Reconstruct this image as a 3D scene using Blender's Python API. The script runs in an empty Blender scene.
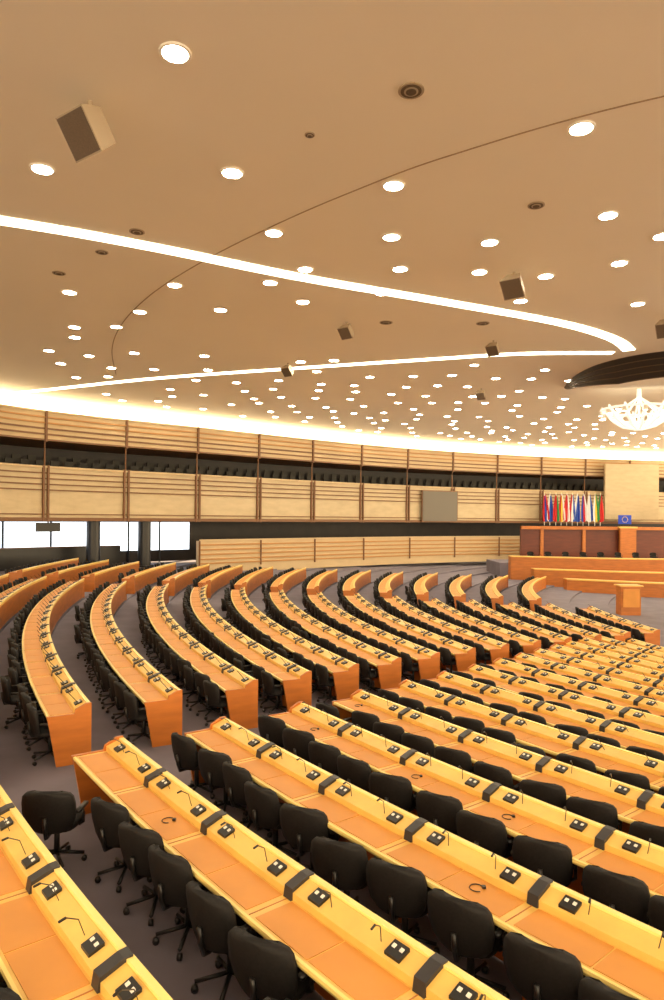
import bpy, math, random
from mathutils import Vector, Matrix
random.seed(7)
S=bpy.context.scene
H=5.0   # camera eye height above the well of the chamber

# ---------------------------------------------------------------- materials
def mat(name,col,rough=0.5,metal=0.0,noise=0.0,scale=(3,3,3),emis=None,estr=0,bump=0.0,spec=0.5):
    m=bpy.data.materials.new(name); m.use_nodes=True
    nt=m.node_tree; b=nt.nodes['Principled BSDF']
    b.inputs['Base Color'].default_value=(*col,1)
    b.inputs['Roughness'].default_value=rough
    b.inputs['Metallic'].default_value=metal
    b.inputs['Specular IOR Level'].default_value=spec
    if noise>0 or bump>0:
        tc=nt.nodes.new('ShaderNodeTexCoord'); mp=nt.nodes.new('ShaderNodeMapping')
        mp.inputs['Scale'].default_value=scale
        nz=nt.nodes.new('ShaderNodeTexNoise'); nz.inputs['Scale'].default_value=1.0; nz.inputs['Detail'].default_value=4
        nt.links.new(tc.outputs['Object'],mp.inputs['Vector']); nt.links.new(mp.outputs['Vector'],nz.inputs['Vector'])
        if noise>0:
            cr=nt.nodes.new('ShaderNodeValToRGB')
            cr.color_ramp.elements[0].position=0.3; cr.color_ramp.elements[1].position=0.7
            cr.color_ramp.elements[0].color=(*[c*(1-noise) for c in col],1)
            cr.color_ramp.elements[1].color=(*[min(1,c*(1+noise)) for c in col],1)
            nt.links.new(nz.outputs['Fac'],cr.inputs['Fac']); nt.links.new(cr.outputs['Color'],b.inputs['Base Color'])
        if bump>0:
            bp=nt.nodes.new('ShaderNodeBump'); bp.inputs['Strength'].default_value=bump; bp.inputs['Distance'].default_value=0.01
            nt.links.new(nz.outputs['Fac'],bp.inputs['Height']); nt.links.new(bp.outputs['Normal'],b.inputs['Normal'])
    if emis:
        b.inputs['Emission Color'].default_value=(*emis,1); b.inputs['Emission Strength'].default_value=estr
    return m
M_top   =mat('honey_beech',(0.78,0.48,0.11),0.35,noise=0.08,scale=(4,4,4))
M_edge  =mat('yellow_edge_trim',(0.92,0.70,0.22),0.3)
M_inlay =mat('orange_leather_inlay',(0.66,0.275,0.045),0.5,noise=0.06,scale=(2,2,2))
M_panel =mat('cherry_panel',(0.46,0.14,0.02),0.4,noise=0.15,scale=(1.5,1.5,8))
M_black =mat('black_plastic',(0.010,0.009,0.009),0.35)
M_grey  =mat('dark_grey_console',(0.025,0.023,0.025),0.4)
M_key   =mat('white_key',(0.75,0.72,0.65),0.4)
M_chair =mat('charcoal_fabric',(0.009,0.0075,0.007),0.7,noise=0.3,scale=(40,40,40),spec=0.3)
M_metal =mat('dark_metal',(0.03,0.03,0.03),0.35,metal=0.6)
M_carpet=mat('mauve_carpet',(0.175,0.155,0.185),0.95,noise=0.12,scale=(1.2,1.2,1.2),bump=0.2)
M_ceil  =mat('cream_plaster',(0.92,0.84,0.68),0.8,noise=0.02,scale=(.2,.2,.2))
M_seam  =mat('ceiling_joint',(0.38,0.27,0.15),0.8)
M_lamp  =mat('lamp_glow',(1,1,1),0.5,emis=(1,0.90,0.70),estr=38)
M_trim  =mat('lamp_trim',(0.9,0.85,0.75),0.4)
M_strip =mat('strip_glow',(1,1,1),0.5,emis=(1,0.88,0.62),estr=4)
M_cove  =mat('cove_glow',(1,1,1),0.5,emis=(1,0.86,0.55),estr=2.8)
M_wallc =mat('cream_acoustic_panel',(0.50,0.39,0.23),0.6,noise=0.08,scale=(1,1,3))
M_wallb =mat('beige_panel',(0.53,0.39,0.215),0.6,noise=0.05,scale=(1,1,3))
M_rib   =mat('brown_rib',(0.16,0.065,0.018),0.5)
M_slat  =mat('oak_slat',(0.40,0.19,0.05),0.5)
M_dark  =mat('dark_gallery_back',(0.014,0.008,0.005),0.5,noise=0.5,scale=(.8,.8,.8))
M_gseat =mat('gallery_seat_olive',(0.022,0.018,0.010),0.6,noise=0.3,scale=(2,2,2))
M_red   =mat('mahogany_panel',(0.12,0.022,0.008),0.4,noise=0.15,scale=(1,1,5))
M_dayl  =mat('daylight_window',(1,1,1),0.3,emis=(0.80,0.90,1.0),estr=1.2)
M_screen=mat('grey_screen',(0.10,0.08,0.055),0.4)
M_louv  =mat('louvre_brown',(0.014,0.008,0.005),0.6)
M_louvl =mat('louvre_edge',(0.10,0.06,0.03),0.5)
M_spk   =mat('speaker_grille',(0.12,0.08,0.05),0.8,noise=0.2,scale=(60,60,60))
M_spkb  =mat('speaker_case',(0.42,0.33,0.22),0.6)
M_white =mat('self_lit_white_enamel',(0.9,0.87,0.8),0.4,emis=(1,0.93,0.78),estr=0.35)  # weak emission put into the enamel to brighten the chandelier frame
M_steel =mat('pale_steel',(0.7,0.68,0.62),0.4)
M_blue  =mat('eu_blue',(0.01,0.05,0.5),0.6)

# ---------------------------------------------------------------- mesh builder
class MB:
    def __init__(s): s.v=[];s.f=[];s.m=[];s.mats=[]
    def mi(s,m):
        if m not in s.mats: s.mats.append(m)
        return s.mats.index(m)
    def poly(s,pts,m):
        n=len(s.v); s.v+= [tuple(p) for p in pts]; s.f.append(tuple(range(n,n+len(pts)))); s.m.append(s.mi(m))
    def prism(s,A,B,m,capA=True,capB=True):
        n=len(s.v);k=len(A); s.v+=[tuple(p) for p in A]+[tuple(p) for p in B]; j=s.mi(m)
        for a in range(k):
            b=(a+1)%k; s.f.append((n+a,n+b,n+k+b,n+k+a)); s.m.append(j)
        if capA: s.f.append(tuple(range(n+k-1,n-1,-1))); s.m.append(j)
        if capB: s.f.append(tuple(range(n+k,n+2*k))); s.m.append(j)
    def loft(s,loops,m,cap=True,closed=True):
        n=len(s.v);k=len(loops[0]); j=s.mi(m)
        for L in loops: s.v+=[tuple(p) for p in L]
        kk=k if closed else k-1
        for r in range(len(loops)-1):
            for a in range(kk):
                b=(a+1)%k; s.f.append((n+r*k+a,n+r*k+b,n+(r+1)*k+b,n+(r+1)*k+a)); s.m.append(j)
        if cap and closed:
            s.f.append(tuple(range(n+k-1,n-1,-1))); s.m.append(j)
            q=n+(len(loops)-1)*k; s.f.append(tuple(range(q,q+k))); s.m.append(j)
    def box(s,c,size,m,M=None):
        x,y,z=[q/2 for q in size]; c=Vector(c)
        P=[Vector(p) for p in [(-x,-y,-z),(x,-y,-z),(x,y,-z),(-x,y,-z),(-x,-y,z),(x,-y,z),(x,y,z),(-x,y,z)]]
        if M is not None: P=[M@p for p in P]
        P=[p+c for p in P]; s.prism(P[:4],P[4:],m)
    def cyl(s,p0,p1,r0,r1,m,n=10):
        p0=Vector(p0);p1=Vector(p1);d=(p1-p0).normalized()
        a=d.orthogonal().normalized();b=d.cross(a)
        L=[[p+ (a*math.cos(t)+b*math.sin(t))*r for t in [2*math.pi*q/n for q in range(n)]] for p,r in ((p0,r0),(p1,r1))]
        s.prism(L[0],L[1],m)
    def tube(s,pts,r,m,n=6):
        pts=[Vector(p) for p in pts]; loops=[]
        for q,p in enumerate(pts):
            d=(pts[min(q+1,len(pts)-1)]-pts[max(q-1,0)]).normalized()
            a=d.cross(Vector((0,0,1))); 
            if a.length<1e-3: a=Vector((1,0,0))
            a.normalize(); b=d.cross(a)
            loops.append([p+(a*math.cos(t)+b*math.sin(t))*r for t in [2*math.pi*w/n for w in range(n)]])
        s.loft(loops,m)
    def mesh(s,name,smooth=False):
        me=bpy.data.meshes.new(name); me.from_pydata(s.v,[],s.f)
        for m in s.mats: me.materials.append(m)
        me.polygons.foreach_set('material_index',s.m)
        if smooth: me.polygons.foreach_set('use_smooth',[True]*len(s.f))
        import bmesh
        bm=bmesh.new(); bm.from_mesh(me); bmesh.ops.recalc_face_normals(bm,faces=bm.faces); bm.to_mesh(me); bm.free()
        me.update(); return me
    def obj(s,name,smooth=False,loc=None):
        o=bpy.data.objects.new(name,s.mesh(name,smooth)); S.collection.objects.link(o)
        if loc: o.location=loc
        return o

# ---------------------------------------------------------------- seating plan
def prm(i,w):
    if w==0: return 50.0,42.0-i,62.3-1.87*i-0.4*min(1,max(0,i)/2)
    return 48.0,45.0-i,62.3-2.25*i+0.035*i*i*(1 if i>0 else 0)
def deskz(i): return H-3.0-0.10*i
def floorz(i): return deskz(i)-0.75
def th_of_y(i,y,w):
    cx,cy,R=prm(i,w); return math.pi-math.asin(max(-1,min(1,(y-cy)/R)))
def P(i,th,s,z=0,w=0):
    if w in (0,1):
        cx,cy,R=prm(i,w); r=R+s
        return Vector((cx+r*math.cos(th), cy+r*math.sin(th), z))
    a=P(i,th,s,z,0); b=P(i,th,s,z,1); return a.lerp(b,w)
PITCH=0.70
IN=14
DEP=0.60   # desk depth

# ---------------------------------------------------------------- chair
def chair_mesh(lod=0):
    b=MB()
    W=11 if lod==0 else 5
    rows=[(0.44,0.15),(0.46,0.20),(0.52,0.25),(0.64,0.28),(0.76,0.28),(0.84,0.265),(0.875,0.23),(0.89,0.15)] if lod==0 else [(0.44,0.19),(0.62,0.27),(0.82,0.26),(0.89,0.17)]
    front=[];back=[]
    for z,w in rows:
        t=(z-0.46)/0.5
        yc=-0.24-0.08*t
        fr=[];bk=[]
        for q in range(W):
            u=-1+2*q/(W-1); x=u*w; c=0.07*(u*u); zz=z-0.02*u*u
            fr.append((x,yc+c+0.03,zz)); bk.append((x,yc+c-0.035*(1-0.6*u**4),zz))
        front.append(fr);back.append(bk)
    loops=[fr+bk[::-1] for fr,bk in zip(front,back)]
    b.loft(loops,M_chair)
    st=[]
    for z,k in ((0.42,0.9),(0.44,1.0),(0.48,1.0),(0.505,0.88)):
        st.append([(0.25*k*math.copysign(abs(math.cos(t))**0.5,math.cos(t)),0.02+0.24*k*math.copysign(abs(math.sin(t))**0.5,math.sin(t)),z) for t in [2*math.pi*(q+.5)/(16 if lod==0 else 8) for q in range(16 if lod==0 else 8)]])
    b.loft(st,M_chair)
    b.tube([(0,-0.1,0.40),(0,-0.27,0.40),(0,-0.30,0.50),(0,-0.31,0.62)],0.025,M_black,5)
    for sx in (-1,1):
        b.tube([(sx*0.24,0.0,0.43),(sx*0.285,0.0,0.46),(sx*0.285,-0.02,0.62)],0.018,M_black,5)
        b.box((sx*0.285,-0.04,0.635),(0.05,0.24,0.03),M_black)
    b.cyl((0,0,0.12),(0,0,0.42),0.035,0.028,M_metal,8)
    for q in range(5):
        a=2*math.pi*q/5+0.3; c,s_=math.cos(a),math.sin(a)
        b.tube([(0,0,0.13),(c*0.28,s_*0.28,0.085)],0.02,M_metal,4)
        if lod==0: b.cyl((c*0.28-s_*0.02,s_*0.28+c*0.02,0.03),(c*0.28+s_*0.02,s_*0.28-c*0.02,0.03),0.03,0.03,M_black,8)
        else: b.box((c*0.28,s_*0.28,0.035),(0.05,0.05,0.07),M_black)
    return b
cm_hi=chair_mesh(0).mesh('office_chair',True)
cb_lo=chair_mesh(1)

# ---------------------------------------------------------------- desk rows
def desk_row(i,t0,n,detail,w):
    b=MB(); R=prm(i,w)[2]+0.4; dt=PITCH/R; z0=floorz(i); zt=deskz(i)
    ths=[t0+dt*k for k in range(n+1)]
    Q=lambda t,s,z: P(i,t,s,z,w)
    def sweep(sec,m,a=None,bb=None,cap=True):
        ts=ths if a is None else [a,bb]
        b.loft([[Q(t,s,z) for s,z in sec] for t in ts],m,cap)
    D=DEP
    sweep([(0.0,z0+0.03),(0.0,zt+0.02),(0.035,zt+0.02),(0.035,z0+0.03)],M_panel)
    sweep([(-0.01,zt),(-0.01,zt+0.115),(0.035,zt+0.115),(0.19,zt+0.06),(0.19,zt)],M_top)
    sweep([(-0.03,zt+0.085),(-0.03,zt+0.135),(0.025,zt+0.135),(0.025,zt+0.105)],M_edge)
    sweep([(0.17,zt-0.04),(0.17,zt),(D-0.03,zt),(D-0.03,zt-0.04)],M_top)
    sweep([(D-0.03,zt-0.045),(D-0.03,zt+0.004),(D-0.005,zt+0.002),(D,zt-0.02),(D-0.01,zt-0.045)],M_edge)
    sweep([(0.10,z0+0.25),(0.10,zt-0.02),(0.13,zt-0.02),(0.13,z0+0.25)],M_panel)
    e=0.045/R
    prof=[(-0.03,z0),(-0.03,zt+0.15),(0.05,zt+0.15),(0.20,zt+0.075),(0.22,zt+0.012),(D+.01,zt+0.012),(D-.02,zt-0.12),(D-.13,z0)]
    for a,c in ((ths[0]-e,ths[0]),(ths[-1],ths[-1]+e)):
        b.prism([Q(a,s,z) for s,z in prof],[Q(c,s,z) for s,z in prof],M_panel)
    for k in range(n):
        a=ths[k]
        g=0.065/R if k%2==0 else 0.008/R; h=0.008/R if k%2==0 else 0.065/R
        sweep([(0.21,zt),(0.21,zt+0.006),(D-.055,zt+0.006),(D-.055,zt)],M_inlay,a+g,ths[k+1]-h)
        if k%2==0 and k>0:
            sweep([(0.12,z0),(0.12,zt-0.03),(D-.22,zt-0.03),(D-.3,z0)],M_panel,a-0.015/R,a+0.015/R)
        if detail>=1:
            if k%2==0 and k>0:
                v=0.05/R
                sweep([(-0.02,zt+0.12),(-0.02,zt+0.15),(0.04,zt+0.145),(0.195,zt+0.09),(0.21,zt+0.0),(.18,zt)],M_grey,a-v,a+v)
                v=0.004/R
                sweep([(0.21,zt),(0.21,zt+0.004),(D-.04,zt+0.004),(D-.04,zt)],M_panel,a-v,a+v)
            c=a+dt*(0.40 if k%2==0 else 0.60); v=0.07/R
            sweep([(0.06,zt+0.10),(0.06,zt+0.13),(0.165,zt+0.09),(0.165,zt+0.06)],M_black,c-v,c+v)
            for q in (-0.5,0.5):
                sweep([(0.09,zt+0.11),(0.09,zt+0.126),(0.115,zt+0.116),(0.115,zt+0.10)],M_key,c+v*(q-.2),c+v*(q+.2))
        if detail>=2:
            c2=a+dt*(0.62 if k%2==0 else 0.38)
            p=Q(c2,0.11,zt+0.09); q1=Q(c2+.05/R,0.17,zt+0.24); q2=Q(c2+.1/R,0.27,zt+0.31); q3=Q(c2+.12/R,0.32,zt+0.31)
            b.tube([p,q1,q2],0.004,M_black,4); b.tube([q2,q3],0.009,M_black,5)
            if random.random()<0.15:
                cc=Q(c2,0.36,zt+0.012)
                b.tube([cc+Vector((0.06*math.cos(t),0.06*math.sin(t),0.0)) for t in [x*0.5 for x in range(11)]],0.005,M_black,4)
                b.box(cc+Vector((0.06,0,0.008)),(0.03,0.03,0.02),M_black)
        elif detail==1:
            c2=a+dt*0.6; b.tube([Q(c2,0.11,zt+0.09),Q(c2,0.27,zt+0.28)],0.006,M_black,3)
    b.obj('curved_bench_desk')
    return ths

chairs_far=MB()
def add_chairs(i,ths,far,w):
    R=prm(i,w)[2]+0.4
    for k in range(len(ths)-1):
        t=(ths[k]+ths[k+1])/2+random.uniform(-.05,.05)/R
        out=random.uniform(-0.03,0.06)
        if random.random()<0.05: out+=0.2
        p=P(i,t,DEP-0.08+out,floorz(i),w)
        rot=t+math.pi/2+random.gauss(0.30 if w==1 else 0.05,0.10)
        if i==0 and w==1 and k==0: continue
        if i==0 and w==1 and k==1: p=P(i,t,DEP+0.45,floorz(i),w); rot+=0.6
        if far:
            c,s_=math.cos(rot),math.sin(rot)
            n=len(chairs_far.v)
            chairs_far.v+=[(p.x+c*x-s_*y,p.y+s_*x+c*y,p.z+z) for x,y,z in cb_lo.v]
            chairs_far.f+=[tuple(q+n for q in f) for f in cb_lo.f]
            chairs_far.m+=[chairs_far.mi(cb_lo.mats[m]) for m in cb_lo.m]
        else:
            o=bpy.data.objects.new('office_chair',cm_hi); S.collection.objects.link(o)
            o.location=p; o.rotation_euler=(0,0,rot)

for i in range(-2,IN+1):
    if i>=-1:
        dt=PITCH/(prm(i,1)[2]+0.4)
        t0=th_of_y(i,8.8+1.23*i,1); n=0; t=t0
        while n<90:
            q=P(i,t,0,0,1)
            if q.x>0.49*q.y+3.5: break
            t+=dt; n+=1
        ths=desk_row(i,t0,n,2 if i<=3 else 1,1)
        add_chairs(i,ths,i>6,1)
    if i>13: continue
    dt=PITCH/(prm(i,0)[2]+0.4)
    ta=th_of_y(i,31.5+0.15*i,0); tb=th_of_y(i,10.4+1.2*i,0)
    n=int((tb-ta)/dt); ta=tb-n*dt
    ths=desk_row(i,ta,n,1,0)
    mid=len(ths)//2
    add_chairs(i,ths[:mid+1],True,0); add_chairs(i,ths[mid:],i>4,0)
    if i>12: continue
    ta=th_of_y(i,44.0+0.45*i,0); tb=th_of_y(i,33.6+0.15*i,0)
    n=int((tb-ta)/dt)
    ths=desk_row(i,tb-n*dt,n,0,0)
    add_chairs(i,ths,True,0)
chairs_far.obj('distant_office_chairs',True)

# ---------------------------------------------------------------- tiered floor
fl=MB(); TH=[math.radians(a) for a in range(95,300,1)]
def wt(i,t):
    c=th_of_y(i,9.6+1.22*i,0)+math.radians(1.5); h=math.radians(5.0)
    u=max(0,min(1,(t-c+h)/(2*h))); return u*u*(3-2*u) if 0<u<1 else int(u)
for i in range(-2,IN+1):
    zi=floorz(i); zo=floorz(i-1) if i>-2 else zi
    A=[P(i,t,0.0,zi,wt(i,t)) for t in TH]
    B=[P(i-1,t,0.0,zi,wt(i-1,t)) for t in TH] if i>-2 else [P(i,t,45,zi,wt(i,t)) for t in TH]
    C=[p+Vector((0,0,zo-zi)) for p in B]
    fl.loft([A,B],M_carpet,False,False)
    if i>-2: fl.loft([B,C],M_carpet,False,False)
zw=floorz(IN)-0.1
inner=[P(IN,t,0.0,zw,wt(IN,t)) for t in TH]; top=[p+Vector((0,0,.1)) for p in inner]
fl.loft([inner,top],M_carpet,False,False)
for a in range(len(inner)-1): fl.poly([inner[a],inner[a+1],(49,30,zw)],M_carpet)
fl.obj('floor')

# ---------------------------------------------------------------- wall path
WP=[(-31,-12),(-30,8),(-26,25),(-19.5,40),(-9.5,49.7),(6.2,62.5),(21.4,70),(38,74),(60,75)]
def catmull(pts,n=14):
    out=[]
    for k in range(len(pts)-1):
        p0=Vector(pts[max(k-1,0)]);p1=Vector(pts[k]);p2=Vector(pts[k+1]);p3=Vector(pts[min(k+2,len(pts)-1)])
        for q in range(n):
            t=q/n
            out.append(0.5*((2*p1)+(p2-p0)*t+(2*p0-5*p1+4*p2-p3)*t*t+(3*p1-p0-3*p2+p3)*t**3))
    out.append(Vector(pts[-1])); return out
path=catmull(WP)
def resample(pts,step):
    out=[pts[0]];acc=0
    for a,b in zip(pts,pts[1:]):
        L=(b-a).length
        while acc+L>=step:
            t=(step-acc)/L; a=a+(b-a)*t; out.append(a.copy()); L=(b-a).length; acc=0
        acc+=L
    return out
path=resample(path,0.9)
def nrm(k):
    d=path[min(k+1,len(path)-1)]-path[max(k-1,0)]; d.normalize(); return Vector((d.y,-d.x))
NR=[nrm(k) for k in range(len(path))]
def wsweep(b,sec,m,k0=0,k1=None,cap=True,closed=True):
    k1=len(path)-1 if k1 is None else k1
    b.loft([[ (path[k].x+NR[k].x*o, path[k].y+NR[k].y*o, H+z) for o,z in sec] for k in range(k0,k1+1)],m,cap,closed)
def rect(o0,o1,z0,z1): return [(o0,z0),(o1,z0),(o1,z1),(o0,z1)]
def near(x): return min(range(len(path)),key=lambda k:abs(path[k].x-x)+(0 if path[k].y>20 else 100))
def rotw(k): return Matrix.Rotation(math.atan2(NR[k].y,NR[k].x)+math.pi/2,3,'Z')

b=MB()
wsweep(b,rect(-0.2,0.0,-0.30,3.0),M_wallc)
wsweep(b,rect(-0.25,0.10,2.96,3.08),M_wallb)
for z in (2.6,2.25,1.9,1.55): wsweep(b,rect(0,0.07,z,z+0.08),M_rib)
wsweep(b,rect(0,0.12,-0.34,-0.12),M_rib)
wsweep(b,rect(0,0.06,0.05,0.12),M_rib)
for k in range(3,len(path)-2,6):
    for e in (-0.15,0.15):
        d=Vector((-NR[k].y,NR[k].x)); p=path[k]+NR[k]*0.07+d*e
        b.box((p.x,p.y,H+1.38),(0.12,0.16,3.5),M_rib,rotw(k))
b.obj('gallery_parapet_lower')
b=MB()
wsweep(b,rect(-0.2,0.0,4.65,6.45),M_wallb)
wsweep(b,rect(-0.25,0.10,6.40,6.52),M_wallb)
for z in (4.65,5.0,5.35,5.7,6.05): wsweep(b,rect(0,0.08,z,z+0.10),M_rib if z<5.5 else M_slat)
for k in range(3,len(path)-2,6):
    p=path[k]+NR[k]*0.07
    b.box((p.x,p.y,H+5.55),(0.14,0.12,1.95),M_rib,rotw(k))
b.obj('gallery_parapet_upper')
b=MB()
wsweep(b,rect(-6,-0.2,-0.30,-0.05),M_wallb)
wsweep(b,rect(-6,-0.2,4.67,4.85),M_rib)
b.obj('gallery_floor_slab')
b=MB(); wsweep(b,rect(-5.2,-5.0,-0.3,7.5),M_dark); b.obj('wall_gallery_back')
b=MB()
for k in range(2,len(path)-2):
    for o,z in ((-1.6,2.9),(-2.8,3.3),(-4.0,3.7)):
        p=path[k]+NR[k]*o; M=rotw(k)
        b.box((p.x,p.y,H+z),(0.55,0.10,0.7),M_gseat,M); b.box((p.x+NR[k].x*.25,p.y+NR[k].y*.25,H+z-.33),(0.5,0.5,0.12),M_gseat,M)
b.obj('gallery_seats')
b=MB()
for k in range(3,len(path)-2,6):
    p=path[k]+NR[k]*-0.1
    b.cyl((p.x,p.y,H+3.09),(p.x,p.y,H+4.64),0.05,0.05,M_rib,6)
b.obj('gallery_mullions')
b=MB(); wsweep(b,rect(-1.7,-1.5,5.9,7.5),M_cove); b.obj('cove_light_trough')
b=MB(); wsweep(b,rect(-1.5,-0.2,5.8,5.9),M_wallb); b.obj('cove_shelf')

zf=floorz(-2)-H
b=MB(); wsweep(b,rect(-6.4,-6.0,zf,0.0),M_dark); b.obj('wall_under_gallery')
k0,k1=near(-29),near(-9)
wn=1
for k in range(k0,k1,3):
    b=MB()
    wsweep(b,rect(-5.95,-5.9,zf+0.9,-0.45),M_dayl,k,k+3)
    p=path[k]+NR[k]*-5.85; b.box((p.x,p.y,H+zf/2-.2),(0.12,0.12,-zf-.3),M_black)
    b.obj('window_%d'%wn); wn+=1
for x in (-24,-15.5,-12.6):
    b=MB(); k=near(x); p=path[k]+NR[k]*-1.0
    b.cyl((p.x,p.y,H+zf),(p.x,p.y,H-0.3),0.45,0.45,M_black,16)
    b.box((p.x,p.y,H+zf+.06),(1.1,1.1,.12),M_black)
    b.obj('black_pillar')
b=MB()
wsweep(b,rect(-3.2,-3.0,zf,zf+1.4),M_black,near(-20),near(-13))
wsweep(b,rect(-3.3,-2.8,zf+1.4,zf+1.45),M_rib,near(-20),near(-13)); b.obj('reception_counter')
b=MB(); k=near(-17.5); p=path[k]+NR[k]*-1.5
b.box((p.x,p.y,H-0.75),(1.6,0.12,0.6),M_black,rotw(k)); b.cyl((p.x,p.y,H-.5),(p.x,p.y,H-.3),.05,.05,M_black); b.obj('hanging_monitor')
b=MB(); ka,kb=near(-10),near(20)
wsweep(b,rect(-0.1,0.35,zf-0.6,-1.75),M_wallb,ka,kb)
for z in (-1.75,-2.1,-2.45,-2.8,-3.15,-3.45): wsweep(b,rect(0.35,0.42,z,z+0.11),M_slat if z!=-1.75 else M_wallb,ka,kb)
for k in range(ka,kb,6):
    p=path[k]+NR[k]*0.4; b.box((p.x,p.y,H-2.7),(0.12,0.12,1.9),M_rib)
b.obj('slatted_low_wall')

# ---------------------------------------------------------------- ceiling
HC=7.5
poly=[(path[k].x-NR[k].x*5.2,path[k].y-NR[k].y*5.2) for k in range(len(path))]+[(75,76),(75,-14)]
b=MB(); b.prism([(x,y,H+HC) for x,y in poly],[(x,y,H+HC+0.25) for x,y in poly],M_ceil); b.obj('ceiling')
def ribbon(b,pts,w,m,z0,z1):
    pts=catmull(pts,10); loops=[]
    for k,p in enumerate(pts):
        d=pts[min(k+1,len(pts)-1)]-pts[max(k-1,0)]; d.normalize(); n=Vector((-d.y,d.x))
        loops.append([(p.x+n.x*w/2,p.y+n.y*w/2,H+z0),(p.x-n.x*w/2,p.y-n.y*w/2,H+z0),(p.x-n.x*w/2,p.y-n.y*w/2,H+z1),(p.x+n.x*w/2,p.y+n.y*w/2,H+z1)])
    b.loft(loops,m)
s1=[(-22,13.5),(-14,15.3),(-8.44,17.3),(-5.06,18.9),(-1,21.2),(4.1,23.6),(8.7,25.9),(11.5,28),(13,29.9)]
s2=[(-24,43.5),(-18.3,41.1),(-9.9,37),(-1.6,34),(4.6,31.9),(8.5,30.7),(12.5,30.4)]
b=MB(); ribbon(b,s1,0.50,M_strip,HC-0.03,HC); b.obj('linear_ceiling_light')
b=MB(); ribbon(b,s2,0.42,M_strip,HC-0.03,HC); b.obj('linear_ceiling_light')
b=MB(); ribbon(b,[(22,7),(12,9.6),(5.8,12),(2.4,14),(.41,15.6),(-1.6,17.5),(-3.9,20),(-6.2,23),(-8.3,26.6),(-10,30.7),(-11.5,36)],0.035,M_seam,HC-0.01,HC); b.obj('trim_1')

L=[(-2.6,10.99),(4.7,13.0),(-6.33,14.7),(-2.24,14.8),(1.32,15.3),(6.71,16.7),(-1.6,17.9),(1.52,18.1),(4.2,18.4),(8.63,17.9),
(-.87,20.5),(1.98,20.4),(4.4,20.6),(6.5,20.9),(8.3,19.8),(-8.87,22.8),(-5.16,22),(-2.04,21.7),(-7.1,24.9),(-1.08,23.6),(10.6,21.0),(10.5,23.5),(6.4,23.3),(1.6,22.6),(-4.1,24.6),(-10.3,27),(-8.6,26.9)]
L+=[(-12.5,18),(-12,14),(9.5,13.5),(13,15),(13,19),(8,9.5),(3.5,9),(-7,10),(-12,9),(14,10)]  # extra downlights outside the view, added for light coverage
for gx in range(-24,40,4):  # unseen downlight grid around and behind the camera, added to light the near desks
    for gy in range(-12,8,4): L.append((gx+random.uniform(-.4,.4),gy+random.uniform(-.4,.4)))
for gx in range(18,45,4):  # unseen downlights off to the right, added for light coverage
    for gy in range(8,27,4): L.append((gx,gy))
def segd(p,pl):
    m=1e9;p=Vector(p)
    for a,c in zip(pl,pl[1:]):
        a=Vector(a);c=Vector(c);t=max(0,min(1,(p-a).dot(c-a)/(c-a).length_squared)); m=min(m,(a+(c-a)*t-p).length)
    return m
r=64; row=0
while r>14:
    n=int(1.9*r/2.6)
    for q in range(n):
        th=math.radians(85)+ (q+0.5*(row%2))*2.6/r
        x=50+r*math.cos(th)+random.uniform(-.6,.6); y=42+r*math.sin(th)+random.uniform(-.6,.6)
        if y<23.5 or x>46: continue
        k=min(range(len(path)),key=lambda k:(path[k]-Vector((x,y))).length)
        if (Vector((x,y))-path[k]).dot(NR[k])<1.2: continue
        if segd((x,y),s1)<0.8 or segd((x,y),s2)<0.8: continue
        if (x-19)**2/36+(y-36)**2/49<1.05: continue
        if min((x-a)**2+(y-c)**2 for a,c in L)<2.5: continue
        L.append((x,y))
    r-=2.2;row+=1
b=MB()
for x,y in L:
    n=12; ra=0.215
    b.poly([(x+ra*math.cos(2*math.pi*q/n),y+ra*math.sin(2*math.pi*q/n),H+HC-0.012) for q in range(n)][::-1],M_lamp)
    n=16
    lo=[[(x+rr*math.cos(2*math.pi*q/n),y+rr*math.sin(2*math.pi*q/n),H+HC-dz) for q in range(n)] for rr,dz in ((ra,0.0),(ra,0.03),(ra+.04,0.03),(ra+.05,0.0))]
    b.loft(lo,M_trim,False)
b.obj('recessed_downlights')

b=MB()
for x,y,r_ in ((1.32,11.9,0.23),(4.8,16.2,0.2),(-.5,13.3,0.10),(-8.5,21,.2),(-5.2,17.9,.2),(-6.6,19.3,.18),(5.7,26,.25),(2,26,.25)):
    for q,(ra,m) in enumerate(((1,M_spkb),(0.8,M_spk),(0.55,M_spkb),(0.4,M_spk))):
        b.cyl((x,y,H+HC-0.02-0.008*q),(x,y,H+HC),r_*ra,r_*ra,m,20)
b.obj('ceiling_air_vents')

def speaker(x,y,z,s,yaw,pitch):
    b=MB(); Mx=Matrix.Rotation(yaw,3,'Z')@Matrix.Rotation(pitch,3,'X')
    A=[(-.5,-.35,-.5),(.5,-.35,-.5),(.5,-.35,.5),(-.5,-.35,.5)]; B=[(-.32,.35,-.4),(.32,.35,-.4),(.32,.35,.4),(-.32,.35,.4)]
    b.prism([Mx@(Vector(p)*s) for p in A],[Mx@(Vector(p)*s) for p in B],M_spkb)
    b.prism([Mx@(Vector((p[0]*.92,-.37,p[2]*.92))*s) for p in A],[Mx@(Vector((p[0]*.92,-.35,p[2]*.92))*s) for p in A],M_spk)
    b.cyl((0,0,0),(0,0,H+HC-z),0.04,0.04,M_spkb,8)
    b.obj('ceiling_loudspeaker',loc=(x,y,z))
speaker(-4.45,12.3,H+6.95,0.76,math.radians(-35),math.radians(35))
speaker(5.45,20.6,H+7.1,0.65,math.radians(-35),math.radians(45))
speaker(.5,26,H+7.15,.5,math.radians(-35),math.radians(45))
speaker(6.7,28.5,H+7.15,.5,math.radians(-35),math.radians(45))
speaker(12.2,25,H+7.1,.6,math.radians(-35),math.radians(45))
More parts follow.
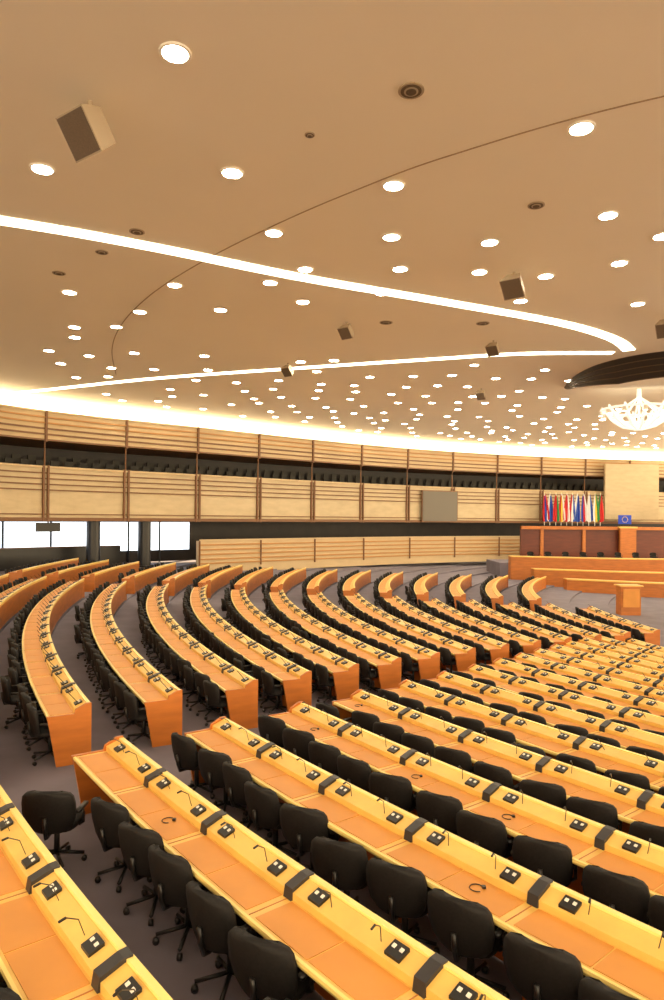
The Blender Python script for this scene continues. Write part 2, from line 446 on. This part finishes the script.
speaker(-2.2,33,H+7.15,.5,math.radians(-35),math.radians(45))
speaker(8.5,39,H+7.15,.5,math.radians(-35),math.radians(45))

crest=catmull([(13.1,38.5),(12.6,35.5),(12.8,32.6),(14.2,30.4),(17,29.2),(21,28.8),(25,29.6)],10)
b=MB(); N=len(crest)
drop=[1.0*min(1,(q/(N-1))*2.6)**0.8 for q in range(N)]
b.loft([[(p.x,p.y,H+HC),(p.x+.5*d,p.y+.5*d,H+HC-d)] for p,d in zip(crest,drop)],M_louv,False,False)
for s_ in range(5):
    f=s_/4
    b.tube([(p.x+.5*d*f-.02,p.y+.5*d*f-.02,H+HC-d*f) for p,d in zip(crest,drop)],0.022,M_louvl,4)
low=[(p.x+.5*d,p.y+.5*d,H+HC-d) for p,d in zip(crest,drop)]
for a,c in zip(low,low[1:]): b.poly([a,c,(25,38,H+HC-0.02)],M_ceil)
b.obj('louvred_ceiling_canopy')

b=MB(); cx0,cy0=17.1,38.0
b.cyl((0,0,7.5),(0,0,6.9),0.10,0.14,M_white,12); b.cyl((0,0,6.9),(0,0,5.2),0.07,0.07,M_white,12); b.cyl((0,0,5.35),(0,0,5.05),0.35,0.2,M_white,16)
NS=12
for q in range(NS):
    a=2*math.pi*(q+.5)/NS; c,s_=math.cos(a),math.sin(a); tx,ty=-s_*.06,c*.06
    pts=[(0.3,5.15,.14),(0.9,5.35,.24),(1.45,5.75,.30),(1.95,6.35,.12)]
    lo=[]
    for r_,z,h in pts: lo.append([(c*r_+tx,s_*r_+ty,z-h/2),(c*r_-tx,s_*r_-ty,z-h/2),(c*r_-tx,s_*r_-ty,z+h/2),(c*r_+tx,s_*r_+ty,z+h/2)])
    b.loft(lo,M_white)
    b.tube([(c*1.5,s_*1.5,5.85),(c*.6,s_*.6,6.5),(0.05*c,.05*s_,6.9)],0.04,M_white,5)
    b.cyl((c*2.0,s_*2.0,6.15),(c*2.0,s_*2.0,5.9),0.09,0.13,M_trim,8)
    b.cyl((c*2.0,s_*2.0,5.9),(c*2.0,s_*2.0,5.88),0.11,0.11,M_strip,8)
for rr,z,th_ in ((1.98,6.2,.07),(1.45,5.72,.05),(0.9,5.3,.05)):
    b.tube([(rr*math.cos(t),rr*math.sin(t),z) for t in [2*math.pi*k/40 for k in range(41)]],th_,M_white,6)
b.obj('crown_chandelier',loc=(cx0,cy0,H))

# ---------------------------------------------------------------- podium end
b=MB()
b.box((31,65,H-2.9),(26,0.3,4.6),M_red)
for x in (20,24,33,37): b.box((x,64.8,H-2.9),(0.3,0.25,4.6),M_panel)
b.box((31,64.75,H-0.75),(26,0.4,0.3),M_panel)
b.obj('wall_podium')
b=MB()
b.box((28.0,64.4,H-2.9),(1.5,0.4,4.4),M_panel); b.box((28.0,64.4,H-0.65),(1.7,0.5,0.15),M_top)
b.obj('wood_column')
def arcdesk(b,x0,y0,x1,y1,ztop,zbot,depth,bulge=1.0,n=16):
    loops=[]
    for q in range(n+1):
        t=q/n; x=x0+(x1-x0)*t; y=y0+(y1-y0)*t-bulge*math.sin(math.pi*t)
        loops.append([(x,y,zbot),(x,y,ztop),(x,y+depth,ztop),(x,y+depth,zbot)])
    b.loft(loops,M_panel)
    loops=[[(px,py-.06,ztop-.02),(px,py-.06,ztop+.06),(px,py+depth+.03,ztop+.06),(px,py+depth+.03,ztop-.02)] for (px,py,_),_,_,_ in loops]
    b.loft(loops,M_top)
b=MB()
arcdesk(b,14.5,55,34,54,H-3.0,zw,0.8,2)
arcdesk(b,15.5,52,34,50,H-3.8,zw,0.8,2)
arcdesk(b,17,49,34,46,H-4.3,zw,0.8,2)
b.obj('podium_rostrum')
b=MB(); b.box((16.6,38,(H-3.65+zw)/2),(1.1,0.7,H-3.65-zw),M_panel); b.box((16.6,38,H-3.62),(1.3,0.85,0.07),M_top); b.box((16.6,37.62,H-4.3),(0.9,0.05,1.0),M_inlay); b.obj('speaker_lectern')
for k in range(8):
    o=bpy.data.objects.new('office_chair',cm_hi); S.collection.objects.link(o); o.location=(17+k*1.5,58,H-3.6); o.rotation_euler=(0,0,math.pi)
b=MB(); b.box((24,59,(H-3.6+zw)/2),(20,5,H-3.6-zw),M_carpet); b.obj('podium_platform')
b=MB()
b.box((31.3,71.2,H+3.0),(5.6,0.4,5.8),M_wallc); b.obj('trim_2')
b=MB(); k=near(10); p=path[k]+NR[k]*0.35
b.box((p.x,p.y,H+1.2),(4.1,0.12,2.8),M_screen,rotw(k)); b.box((p.x,p.y+.03,H+1.2),(4.3,0.08,3.0),M_rib,rotw(k)); b.obj('display_screen')
cols=[(.55,.02,.02),(.75,.55,.06),(.75,.75,.75),(.02,.06,.38),(.02,.25,.07),(.75,.75,.75),(.5,.02,.02),(.02,.08,.4)]
fm=[mat('flag_cloth_%d'%k,c,0.8) for k,c in enumerate(cols)]
for k in range(14):
    x=21.3+k*0.56 if k<11 else 33.9+(k-11)*0.6; y=68.2+random.uniform(-.1,.1)
    b=MB(); b.cyl((0,0,-.35),(0,0,2.9),0.03,0.03,M_steel,6); b.cyl((0,0,2.9),(0,0,3.0),0.05,0.01,M_edge,6)
    tri=random.sample(fm,3); tl=random.uniform(-.08,.08)
    for q in range(3):
        loops=[]
        for z in (2.8,2.3,1.7,1.0,0.2):
            sp=0.08+0.26*min(1,(2.85-z)/1.5)
            loops.append([(tl*(2.8-z)-sp+2*sp*(q+u/3)/3, -0.08-0.06*math.sin(5*(q+u/3)+z*1.3), z-0.2*math.sin(q+u/3+tl*9)) for u in range(4)])
        b.loft(loops,tri[q],False,False)
    b.obj('national_flag',loc=(x,y,H-0.2))
b=MB(); b.box((29.7,69,H+0.1),(1.3,0.08,0.9),M_blue)
for q in range(12):
    a=2*math.pi*q/12; b.box((29.7+.28*math.cos(a),68.94,H+0.1+.28*math.sin(a)),(.07,.03,.07),fm[1])
b.obj('european_flag_sign')

# ---------------------------------------------------------------- camera + world
cam=bpy.data.cameras.new('camera'); co=bpy.data.objects.new('camera',cam); S.collection.objects.link(co)
cam.sensor_fit='VERTICAL'; cam.sensor_height=36; cam.lens=36*0.68; cam.shift_y=0.018; cam.clip_end=500
co.matrix_world=Matrix.Translation((0,0,H))@Matrix.Rotation(math.radians(90),4,'X')@Matrix.Rotation(math.radians(0.5),4,'Z')
S.camera=co
w=bpy.data.worlds.new('world'); S.world=w; w.use_nodes=True
w.node_tree.nodes['Background'].inputs['Color'].default_value=(1,0.78,0.49,1)
w.node_tree.nodes['Background'].inputs['Strength'].default_value=3.2
S.view_settings.view_transform='Standard'
S.view_settings.exposure=1.05
